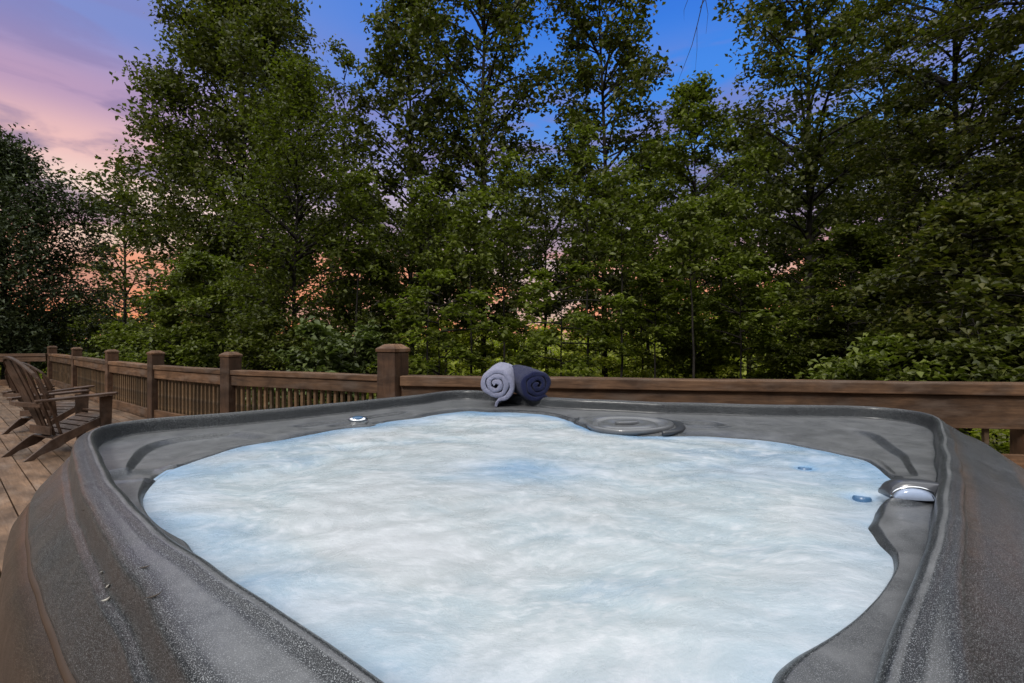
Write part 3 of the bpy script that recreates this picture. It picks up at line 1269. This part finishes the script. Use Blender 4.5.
# ------------------------------------------------------------------ adirondack chairs
def make_chair():
    t = empty('adirondack_chair')
    mat = M['chair']
    # seat: cross slats on a curved line
    mb = MB()
    prof = []
    for i in range(7):
        y = .34 - i * .085
        z = .365 - .030 * i + (.012 if i == 0 else 0)
        mb.box((0, 0, 0), (.50, .074, .020), Matrix.Translation((0, y, z)) @ Matrix.Rotation(math.atan2(.030, .085) * (1 if i else -.3), 4, 'X'))
    mb.build('seat', mat, t, .004)
    # fan back
    mb = MB()
    n = 7
    for s in range(n):
        u = (s - (n - 1) / 2) / ((n - 1) / 2)
        rings = []
        for k in range(13):
            f = k / 12
            top = .86 - .20 * abs(u) ** 2.2
            h = top * f
            xc = u * (.185 + .085 * math.sin(min(1, h / .8) * PI * .62))
            w = .031 + .008 * math.sin(min(1, h / .8) * PI * .6)
            if f > .93:
                w *= .82
            yb = -.19 - h * .34 - .06 * h * h + .075 * (u * u) * (1 - .3 * f)
            zb = .19 + h * .90
            sl = -u * .10
            rings.append([(xc - w, yb - .009 + sl * -w, zb), (xc + w, yb - .009 + sl * w, zb), (xc + w, yb + .009 + sl * w, zb), (xc - w, yb + .009 + sl * -w, zb)])
        mb.loft(rings)
    mb.build('backrest', mat, t, .003)
    # rim band along the top of the back
    mb = MB()
    rings = []
    for k in range(33):
        u = -1.08 + 2.16 * k / 32
        top = .875 - .20 * abs(u) ** 2.2
        h = top
        xc = u * (.185 + .085 * math.sin(min(1, h / .8) * PI * .62)) * 1.06
        if abs(u) > .98:
            h -= (abs(u) - .98) * 1.6
        yb = -.19 - h * .34 - .06 * h * h + .075 * u * u * .7
        zb = .19 + h * .90
        rings.append([(xc, yb - .019, zb - .012), (xc, yb + .019, zb - .012), (xc, yb + .019, zb + .010), (xc, yb - .019, zb + .010)])
    mb.loft(rings)
    mb.build('back_rim', mat, t, .004)
    # cross bar behind the back at arm height
    mb = MB()
    rings = []
    for k in range(17):
        x = -.345 + .69 * k / 16
        y = -.375 - .05 * (1 - (x / .345) ** 2)
        rings.append([(x, y - .015, .50), (x, y + .015, .50), (x, y + .015, .545), (x, y - .015, .545)])
    mb.loft(rings)
    mb.build('back_brace', mat, t, .004)
    mb = MB()
    mb.box((0, -.235, .25), (.46, .025, .08))
    mb.build('lower_brace', mat, t, .004)
    for sx in (-1, 1):
        # arm: outline in plan, gently widening forwards
        mb = MB()
        out = [(.255, -.40), (.330, -.42), (.365, -.20), (.385, .20), (.385, .36), (.360, .405), (.285, .405), (.262, .36), (.262, -.10)]
        pts = [(sx * a, b) for a, b in out]
        vs = [[(p[0], p[1], .548 + .02 * (p[1] + .4)) for p in pts], [(p[0], p[1], .571 + .02 * (p[1] + .4)) for p in pts]]
        mb.loft(vs)
        mb.build('armrest', mat, t, .006)
        # front leg: tapered board, leaning a little
        mb = MB()
        pr = [(.255, 0), (.345, 0), (.365, .30), (.375, .548), (.235, .548), (.240, .30)]
        mb.prism(pr, 'x', sx * .275 - .014, sx * .275 + .014)
        mb.build('front_leg', mat, t, .005)
        # side rail that sweeps down to the rear foot
        mb = MB()
        pr = [(.345, .255), (.345, .355), (.20, .330), (.0, .260), (-.20, .185), (-.36, .105), (-.60, .0), (-.69, .0), (-.50, .135), (-.36, .235)]
        up = [(.345, .352), (.20, .318), (.0, .248), (-.22, .185), (-.34, .17), (-.48, .12), (-.585, .0)]
        lo = [(.345, .262), (.20, .235), (.0, .165), (-.22, .090), (-.34, .05), (-.47, .02), (-.50, .0)]
        up = [(.345, .352), (.22, .325), (.05, .268), (-.15, .215), (-.30, .170), (-.45, .085), (-.58, .0)]
        lo = [(.345, .262), (.22, .235), (.05, .180), (-.12, .130), (-.24, .080), (-.34, .030), (-.40, .0)]
        up = [(.345, .352), (.22, .325), (.05, .268), (-.12, .215), (-.25, .165), (-.38, .080), (-.50, .0)]
        lo = [(.345, .262), (.22, .235), (.05, .180), (-.08, .130), (-.17, .080), (-.24, .036), (-.30, .0)]
        rings = []
        for (a, b) in zip(up, lo):
            rings.append([(sx * .252 - .014, a[0], a[1]), (sx * .252 + .014, a[0], a[1]), (sx * .252 + .014, b[0] - (.10 if b[1] < .04 else 0), b[1]), (sx * .252 - .014, b[0] - (.10 if b[1] < .04 else 0), b[1])])
        mb.loft(rings)
        mb.build('rear_leg', mat, t, .005)
    return t


ch = make_chair()
ch.scale = (.88, .84, 1.03)
ch.location = (-4.76, 5.14, .002)
ch.rotation_euler = (0, 0, R(-24))
tag(ch, 'brown slatted garden chair seen from behind, nearest the left edge of the tub', 'chair', 'brown chairs on the deck')
c2 = copy_tree(ch)
c2.location = (-6.12, 6.40, .002)
c2.scale = (.86, .82, .92)
c2.rotation_euler = (0, 0, R(0))
tag(c2, 'brown garden chair mostly hidden beyond the front chair, only arms and seat showing', 'chair', 'brown chairs on the deck')


# ------------------------------------------------------------------ trees
class Foliage:
    def __init__(s):
        s.c, s.n, s.u, s.sz = [], [], [], []

    def add(s, c, nrm, u, sz):
        s.c.append(c); s.n.append(nrm); s.u.append(u); s.sz.append(sz)

    def mesh(s, name, aspect=.55, fold=.18):
        c = np.concatenate(s.c); n = np.concatenate(s.n); u = np.concatenate(s.u); sz = np.concatenate(s.sz)[:, None]
        u = u - n * (u * n).sum(1, keepdims=True)
        u /= np.linalg.norm(u, axis=1, keepdims=True) + 1e-9
        v = np.cross(n, u)
        p0 = c - u * sz * .5
        p1 = c + v * sz * aspect * .5 - u * sz * .05 + n * sz * fold
        p2 = c + u * sz * .5 - n * sz * .08
        p3 = c - v * sz * aspect * .5 - u * sz * .05 + n * sz * fold
        N = len(c)
        V = np.stack([p0, p1, p2, p3], 1).reshape(-1, 3)
        q = np.arange(N)[:, None] * 4
        # two triangles sharing the midrib
        F = np.concatenate([q + np.array([0, 1, 2]), q + np.array([0, 2, 3])])
        return np_mesh(name, V, F)


class Tubes:
    def __init__(s):
        s.V, s.F, s.n = [], [], 0

    def add(s, pts, rad, sides=5):
        pts = np.asarray(pts, float)
        d = np.gradient(pts, axis=0)
        d /= np.linalg.norm(d, axis=1, keepdims=True) + 1e-9
        ref = np.array([.3, .9, .1]) if abs(d[0][2]) > .8 else np.array([0, 0, 1.])
        a = np.cross(d, ref)
        a /= np.linalg.norm(a, axis=1, keepdims=True) + 1e-9
        b = np.cross(d, a)
        m = len(pts)
        ang = np.linspace(0, 2 * PI, sides, endpoint=False)
        ring = pts[:, None, :] + np.asarray(rad)[:, None, None] * (np.cos(ang)[None, :, None] * a[:, None, :] + np.sin(ang)[None, :, None] * b[:, None, :])
        s.V.append(ring.reshape(-1, 3))
        i = np.arange(sides)
        j = (i + 1) % sides
        for k in range(m - 1):
            s.F.append(np.stack([s.n + k * sides + i, s.n + k * sides + j, s.n + (k + 1) * sides + j, s.n + (k + 1) * sides + i], 1))
        s.n += m * sides

    def mesh(s, name):
        return np_mesh(name, np.concatenate(s.V), np.concatenate(s.F))


PROF = {
    'oval': [(0, .35), (.15, .75), (.35, 1.0), (.55, .95), (.75, .70), (.9, .40), (1, .10)],
    'cone': [(0, .85), (.15, 1.0), (.4, .82), (.7, .48), (.9, .22), (1, .06)],
    'column': [(0, .55), (.2, .85), (.5, 1.0), (.75, .85), (.92, .50), (1, .12)],
    'round': [(0, .6), (.25, .95), (.5, 1.0), (.75, .85), (.92, .5), (1, .15)],
    'vase': [(0, .35), (.3, .7), (.6, 1.0), (.8, .95), (.95, .6), (1, .25)],
}


def tree(name, label, px, D, ytop, hw, ybot, mat, style='oval', nb=60, ns=9, nl=22, leaf=.12, rise=38, seed=0, trunk_r=.10, group='trees beyond the deck railing',
         cat='tree', lean=(0, 0), flat=.6, aspect=.62, nstem=1, needle=False, droop=.15, jit=.10):
    rnd = np.random.default_rng(seed + 100)
    base = at(px, D, YH)
    bx, by = base.x, base.y
    zg = gz(bx, by)
    ztop = HC - (ytop - YH) * D / FPX
    zb = HC - (ybot - YH) * D / FPX
    zb = max(zb, zg + .15)
    Rm = hw * D / FPX
    H = ztop - zg
    t = empty(name, (bx, by, zg))
    tag(t, label, cat, group)
    tb, fo = Tubes(), Foliage()
    stems = []
    for s in range(nstem):
        k = 14
        f = np.linspace(0, 1, k)
        wob = np.cumsum(rnd.normal(0, .012 * H / 6, (k, 2)), axis=0)
        wob -= wob[0]
        spread = (rnd.uniform(-1, 1, 2) * Rm * .45) if nstem > 1 else np.zeros(2)
        pts = np.stack([wob[:, 0] + (lean[0] + spread[0]) * f, wob[:, 1] + (lean[1] + spread[1]) * f, f * H * (1 if s == 0 else rnd.uniform(.75, .95)) * .97 - .15 * (1 - f)], 1)
        stems.append((f, pts))
        r0 = trunk_r * (1 if nstem == 1 else .7)
        tb.add(pts, r0 * (1 - f * .93) * (1 + .35 * np.exp(-f * 18)), 8)
    pz, pr = zip(*PROF[style])
    z0 = zb - zg
    for b in range(nb):
        f, pts = stems[b % nstem]
        u = (b + rnd.uniform(0, 1)) / nb
        h_end = z0 + (ztop - zg - z0) * u                 # height of the branch's outer end
        Rh = Rm * np.interp(u, pz, pr) * rnd.uniform(.62, 1.12)
        if rnd.uniform() < .10:
            Rh *= 1.22
        el = R(rise + rnd.normal(0, 8) + (22 * max(0, u - .5)))
        hb = h_end - Rh * math.tan(el) * .72
        hb = max(hb, .15 * z0 + .05, z0 * .6 - .3)
        hb = min(hb, H * .95)
        az = b * 2.39996 + rnd.normal(0, .35)
        hf = hb / (pts[-1, 2] + 1e-6)
        P0 = np.array([np.interp(hb, pts[:, 2], pts[:, q]) for q in range(3)])
        P0[2] = hb if hb < pts[-1, 2] else pts[-1, 2]
        dirh = np.array([math.cos(az), math.sin(az), 0])
        m = 8
        s = np.linspace(0, 1, m)
        dz = h_end - P0[2]
        side = np.array([-dirh[1], dirh[0], 0]) * rnd.normal(0, .10) * Rh
        pb = P0 + dirh * Rh * s[:, None] + side * (s ** 2)[:, None] + np.array([0, 0, 1]) * (dz * (s * (1.35) - .35 * s * s) - droop * Rh * s ** 3)[:, None]
        pb += rnd.normal(0, .015, (m, 3)) * s[:, None]
        L = np.linalg.norm(pb[-1] - pb[0])
        rb = min(trunk_r * .5, .012 + L * .012)
        tb.add(pb, rb * (1 - s * .85), 4)
        # twigs
        for q in range(ns):
            st = rnd.uniform(.22, 1.0) ** .8
            Q = np.array([np.interp(st, s, pb[:, w]) for w in range(3)])
            tl = (.28 + .42 * (1 - st)) * max(.35, L * .5) * rnd.uniform(.6, 1.2)
            a2 = az + rnd.choice((-1, 1)) * rnd.uniform(.3, 1.25)
            e2 = rnd.normal(.25, .28) if flat > .5 else rnd.normal(.4, .5)
            dv = np.array([math.cos(a2) * math.cos(e2), math.sin(a2) * math.cos(e2), math.sin(e2)])
            tp = Q + dv * tl * np.linspace(0, 1, 4)[:, None] + np.array([0, 0, -1]) * (np.linspace(0, 1, 4) ** 2 * tl * droop)[:, None]
            if q % 2 == 0 or D < 9:
                tb.add(tp, np.linspace(rb * .35 + .002, .002, 4), 3)
            k = max(3, int(nl * 1.4 * rnd.uniform(.6, 1.3)))
            w = rnd.uniform(.1, 1.08, k)
            c = Q + dv * tl * w[:, None] + np.array([0, 0, -1]) * (w ** 2 * tl * droop)[:, None]
            c = c + rnd.normal(0, jit * 1.45, (k, 3)) * np.array([1, 1, .55 if flat > .5 else 1])
            if needle:
                n_ = rnd.normal(0, 1, (k, 3))
                uu = dv + rnd.normal(0, .55, (k, 3)) + np.array([0, 0, .15])
            else:
                n_ = np.array([0, 0, flat * 1.6]) + rnd.normal(0, .55, (k, 3))
                uu = dv * .8 + rnd.normal(0, .7, (k, 3)) + np.array([0, 0, -.35])
            n_ /= np.linalg.norm(n_, axis=1, keepdims=True)
            fo.add(c, n_, uu, leaf * 1.05 * rnd.uniform(.6, 1.25, k))
    link('trunk', tb.mesh('trunk'), M['bark'], t, True)
    link('crown', fo.mesh('crown', aspect), M[mat], t)
    return t


def build_trees():
    T = tree
    # front row, left to right
    T('pine_tree', 'dark blue green fine textured tree at the left edge behind the far railing', 2, 14, 143, 76, 352, 'needle', 'round', 84, 11, 34, .125, 34, 1, .16, aspect=.45, flat=.4, droop=.1, jit=.17)
    T('broadleaf_tree', 'huge dark oval tree standing tallest at the left against the pink sky', 240, 17, -70, 98, 320, 'leaf_dark', 'oval', 130, 13, 34, .155, 42, 2, .19, jit=.17, flat=.4)
    T('broadleaf_tree', 'smaller dark open tree between the pine and the tallest tree, sunset behind it', 128, 21, 165, 58, 335, 'leaf_dark', 'round', 32, 8, 15, .19, 30, 3, .12, jit=.18)
    T('broadleaf_tree', 'yellow green fine leaved tree in front of the tallest tree', 292, 10, 62, 72, 372, 'leaf_yel', 'oval', 78, 9, 22, .082, 38, 4, .06, jit=.12, flat=.5)
    T('sapling_tree', 'thin feathery sapling top at the gap left of the central trees', 345, 14, 45, 34, 330, 'leaf_dark', 'column', 34, 7, 14, .11, 42, 5, .06, jit=.10)
    T('tulip_tree', 'upright dark tree with slim trunk just left of the frame centre', 410, 14, -15, 66, 330, 'leaf_dark', 'column', 92, 9, 15, .150, 40, 6, .10, flat=.45)
    T('tulip_tree', 'tall upright tree whose twin slim trunks rise behind the towels', 486, 13, -200, 74, 325, 'leaf_dark', 'column', 118, 10, 15, .145, 40, 7, .10, flat=.45)
    T('tulip_tree', 'tall narrow tree with dark trunk right of centre, sky gaps on both sides', 603, 13, -130, 62, 325, 'leaf_dark', 'column', 100, 10, 15, .142, 40, 8, .10, flat=.45)
    T('broadleaf_tree', 'shorter round topped tree under the blue sky gap right of centre', 694, 12, 80, 62, 365, 'leaf_mid', 'column', 66, 9, 22, .115, 40, 9, .07)
    T('tulip_tree', 'tall tree with straight brown trunk against the deep blue sky at right', 806, 13, -180, 88, 360, 'leaf_dark', 'column', 112, 10, 15, .148, 40, 10, .12, flat=.45)
    T('sapling_tree', 'sparse airy tree with blue sky showing through near the upper right', 890, 15, -110, 66, 345, 'leaf_dark', 'vase', 58, 8, 15, .13, 46, 11, .09)
    T('broadleaf_tree', 'dense olive tree filling the upper right of the view', 968, 9.5, -130, 100, 330, 'leaf_olive', 'round', 100, 10, 26, .095, 34, 12, .11)
    T('broadleaf_tree', 'close drooping tree at the right edge hanging over the railing', 1075, 7.2, -220, 135, 320, 'leaf_olive', 'round', 90, 10, 24, .090, 20, 13, .12, droop=.4)
    # second row
    B = 'trees of the second row'
    T('broadleaf_tree', 'low distant tree beneath the orange clouds at left', 190, 26, 285, 62, 345, 'leaf_dark', 'round', 26, 9, 24, .20, 24, 20, .12, group=B, jit=.2)
    T('broadleaf_tree', 'distant rounded tree low over the left railing posts', 88, 24, 305, 55, 350, 'leaf_mid', 'round', 24, 8, 22, .20, 24, 21, .12, group=B, jit=.2)
    T('broadleaf_tree', 'back tree filling between the yellow green tree and the central trees', 362, 20, 190, 60, 350, 'leaf_dark', 'column', 46, 9, 20, .17, 36, 22, .10, group=B, jit=.15)
    T('broadleaf_tree', 'back tree low behind the left central trunk', 445, 21, 205, 60, 312, 'leaf_mid', 'column', 44, 9, 18, .17, 36, 23, .10, group=B, jit=.15)
    T('broadleaf_tree', 'back tree between the two tall central trees', 548, 20, 165, 58, 312, 'leaf_dark', 'column', 46, 9, 18, .17, 36, 24, .10, group=B, jit=.15)
    T('broadleaf_tree', 'back tree showing behind the blue gap right of centre', 650, 19, 150, 60, 312, 'leaf_mid', 'column', 54, 9, 20, .16, 36, 25, .10, group=B, jit=.15)
    T('broadleaf_tree', 'dark back tree just left of the straight brown trunk', 748, 18, 130, 66, 312, 'leaf_dark', 'column', 64, 10, 22, .16, 34, 26, .11, group=B, jit=.15)
    T('broadleaf_tree', 'dark back tree just right of the straight brown trunk', 850, 18, 120, 70, 350, 'leaf_dark', 'column', 70, 10, 24, .16, 34, 27, .11, group=B, jit=.15)
    T('broadleaf_tree', 'dark back tree behind the dense olive tree', 935, 17, 110, 74, 350, 'leaf_olive', 'round', 74, 10, 24, .15, 34, 28, .11, group=B, jit=.15)
    T('broadleaf_tree', 'deep green back tree low in the right corner of the woods', 1015, 15, 150, 74, 350, 'leaf_mid', 'round', 66, 10, 24, .14, 30, 29, .11, group=B, jit=.14)
    # understory
    U = 'young trees of the understory'
    T('understory_tree', 'layered young maple with flat sprays left of the towels', 440, 8.8, 268, 66, 378, 'leaf_mid', 'round', 17, 7, 15, .12, 10, 40, .035, group=U, flat=1.2, droop=.2, jit=.06)
    T('understory_tree', 'layered young maple with flat sprays above the towels', 560, 9.2, 262, 74, 380, 'leaf_mid', 'round', 19, 7, 15, .12, 10, 41, .035, group=U, flat=1.2, droop=.2, jit=.06)
    T('understory_tree', 'young green tree right of the towels behind the cap rail', 655, 10, 265, 48, 340, 'leaf_mid', 'round', 18, 8, 20, .11, 16, 42, .04, group=U, flat=1.0, jit=.07)
    T('understory_tree', 'young green tree in the right middle below the round topped tree', 745, 10, 255, 54, 345, 'leaf_mid', 'round', 20, 8, 20, .11, 16, 43, .04, group=U, flat=1.0, jit=.07)
    T('understory_tree', 'shaded young tree beside the straight brown trunk', 850, 9.5, 225, 62, 388, 'leaf_dark', 'round', 44, 9, 22, .11, 16, 44, .045, group=U, flat=1.0, jit=.07)
    T('understory_tree', 'large leaved young tree leaning over the right end of the railing', 972, 6.6, 196, 92, 384, 'leaf_olive', 'round', 46, 9, 18, .105, 10, 45, .04, group=U, flat=.8, droop=.5, jit=.07)
    T('understory_tree', 'small tree under the yellow green tree near the middle posts', 215, 11, 255, 60, 368, 'leaf_mid', 'round', 42, 9, 24, .10, 18, 46, .05, group=U, jit=.08)
    T('understory_tree', 'small shaded tree behind the biggest railing post', 372, 11, 250, 46, 378, 'leaf_dark', 'round', 34, 8, 20, .11, 18, 47, .04, group=U, jit=.08)
    P = 'slim saplings with dark poles'
    for i, (px, D, yt, lab) in enumerate(((469, 9.5, 190, 'slim dark pole sapling directly left of the light towel'), (503, 10.5, 150, 'slim dark pole sapling just above the two towels'),
            (590, 10.5, 120, 'slim dark pole sapling a little right of the navy towel'), (618, 9.6, 170, 'second slim pole sapling right of the navy towel'),
            (640, 12, 180, 'thin pole sapling midway between the towels and the round topped tree'), (699, 9, 200, 'pole sapling straight below the round topped tree'),
            (352, 10, 170, 'pole sapling left of the biggest railing post'), (724, 11, 190, 'thin pole sapling in the middle right of the woods'), (430, 11, 180, 'thin pole sapling right of the biggest railing post'))):
        T('sapling_tree', lab, px, D, yt, 22, 270, 'leaf_mid', 'column', 14, 6, 12, .11, 30, 120 + i, .042, group=P, lean=(.15 * math.sin(i * 2.3), 0))
    # shrubs right behind the railing
    W = 'shrubs behind the railing'
    sh = [('shrub at the far left beneath the pine', 48, 15, 318, 46, 'leaf_dark', .13), ('shrub behind the second and third railing posts', 120, 12.5, 322, 40, 'leaf_mid', .11),
          ('bright shrub behind the fourth railing post', 175, 10.5, 318, 42, 'leaf_mid', .10), ('shrub left of the second nearest railing post', 262, 9, 316, 40, 'leaf_dark', .09),
          ('sumac like soft green shrub with broad sprays left of the biggest post', 330, 8.2, 322, 46, 'leaf_grey', .12),
          ('bright shrub right of the biggest post', 452, 12.5, 318, 44, 'leaf_bright', .12), ('bright yellow green shrub behind the towels', 520, 14, 312, 50, 'leaf_bright', .13),
          ('bright shrub right of the towels', 592, 13, 318, 44, 'leaf_bright', .12), ('glowing green shrub in the middle right gap', 668, 12, 296, 50, 'leaf_bright', .11),
          ('green shrub low before the middle right trees', 740, 11, 318, 48, 'leaf_bright', .11), ('dark shrub at the foot of the straight brown trunk', 812, 10, 322, 44, 'leaf_mid', .10),
          ('broad grey green shrub spilling over the cap rail at right', 905, 6.4, 340, 62, 'leaf_mid', .10), ('leafy shrub at the right end behind the cap rail', 1000, 5.6, 335, 70, 'leaf_dark', .095)]
    for i, (lab, px, D, yt, hw, mt, lf) in enumerate(sh):
        tree('shrub', lab, px, D, yt, hw, 420, mt, 'round', 30, 8, 22, lf, 24, 60 + i, .03, group=W, cat='shrub', nstem=4, jit=.07, flat=.8)
    # plant under the right rail
    tree('shrub', 'small leafy plant showing in the gap below the right rail boards', 992, 5.0, 425, 26, 520, 'leaf_bright', 'round', 16, 6, 12, .075, 30, 90, .015, group=W, cat='shrub', nstem=4, jit=.04)


def distant_woods():
    rnd = np.random.default_rng(9)
    fo = Foliage()
    tb = Tubes()
    for i in range(170):
        az = rnd.uniform(-62, 62)
        D = rnd.uniform(30, 60)
        x = math.tan(R(az)) * D
        zg = gz(x, D)
        h = rnd.uniform(.55, 1.0) * (HC - zg + D * .032 + (3.5 if az > 14 else 0) + 1.0)
        rr = rnd.uniform(1.6, 3.2)
        tb.add(np.array([[x, D, zg - .3], [x + .1, D, zg + h * .5], [x, D, zg + h * .85]]), [.14, .10, .03], 5)
        k = 520
        d = rnd.normal(0, 1, (k, 3))
        d /= np.linalg.norm(d, axis=1, keepdims=True)
        rad = rnd.uniform(.55, 1.0, k)[:, None]
        c = np.array([x, D, zg + h * .60]) + d * rad * np.array([rr, rr, h * .42])
        c += rnd.normal(0, .25, (k, 3))
        n_ = d + rnd.normal(0, .6, (k, 3)) + np.array([0, 0, .5])
        n_ /= np.linalg.norm(n_, axis=1, keepdims=True)
        fo.add(c, n_, rnd.normal(0, 1, (k, 3)), rnd.uniform(.28, .55, k))
    o = link('distant_woods', fo.mesh('distant_woods', .7), M['leaf_bright'])
    tag(o, 'far mass of yellow green woods low behind the trees', 'woods', kind='stuff')
    o2 = link('distant_trunks', tb.mesh('distant_trunks'), M['bark'])
    tag(o2, 'thin dark trunks of the far woods', 'woods', kind='stuff')


def hanging_twigs():
    # bare drooping twigs that hang from a limb above the picture
    tb = Tubes()
    D = 5.2
    rnd = np.random.default_rng(4)
    root = at(735, D, -60)
    def pl(ps):
        out = []
        for a, b in ps:
            p = at(a, D, b)
            out.append([p.x, p.y, p.z])
        return np.array(out)
    tb.add(pl([(760, -90), (735, -40), (712, -14), (700, 8)]), [.02, .012, .006, .004], 5)
    tb.add(pl([(703, 0), (698, 22), (692, 45), (684, 66), (677, 84)]), [.0052, .0042, .0032, .0022, .001], 4)
    tb.add(pl([(705, -4), (708, 14), (706, 34)]), [.0035, .0022, .001], 4)
    tb.add(pl([(697, 26), (697, 50), (695, 74)]), [.0025, .0018, .0008], 4)
    tb.add(pl([(712, -14), (690, -6), (684, 10), (684, 22)]), [.004, .003, .0022, .001], 4)
    V = np.concatenate(tb.V)
    t = link('bare_branch', tb.mesh('bare_branch'), M['bark'])
    tag(t, 'thin bare twigs hanging down across the blue sky gap at the top', 'branch')


build_trees()
distant_woods()
hanging_twigs()
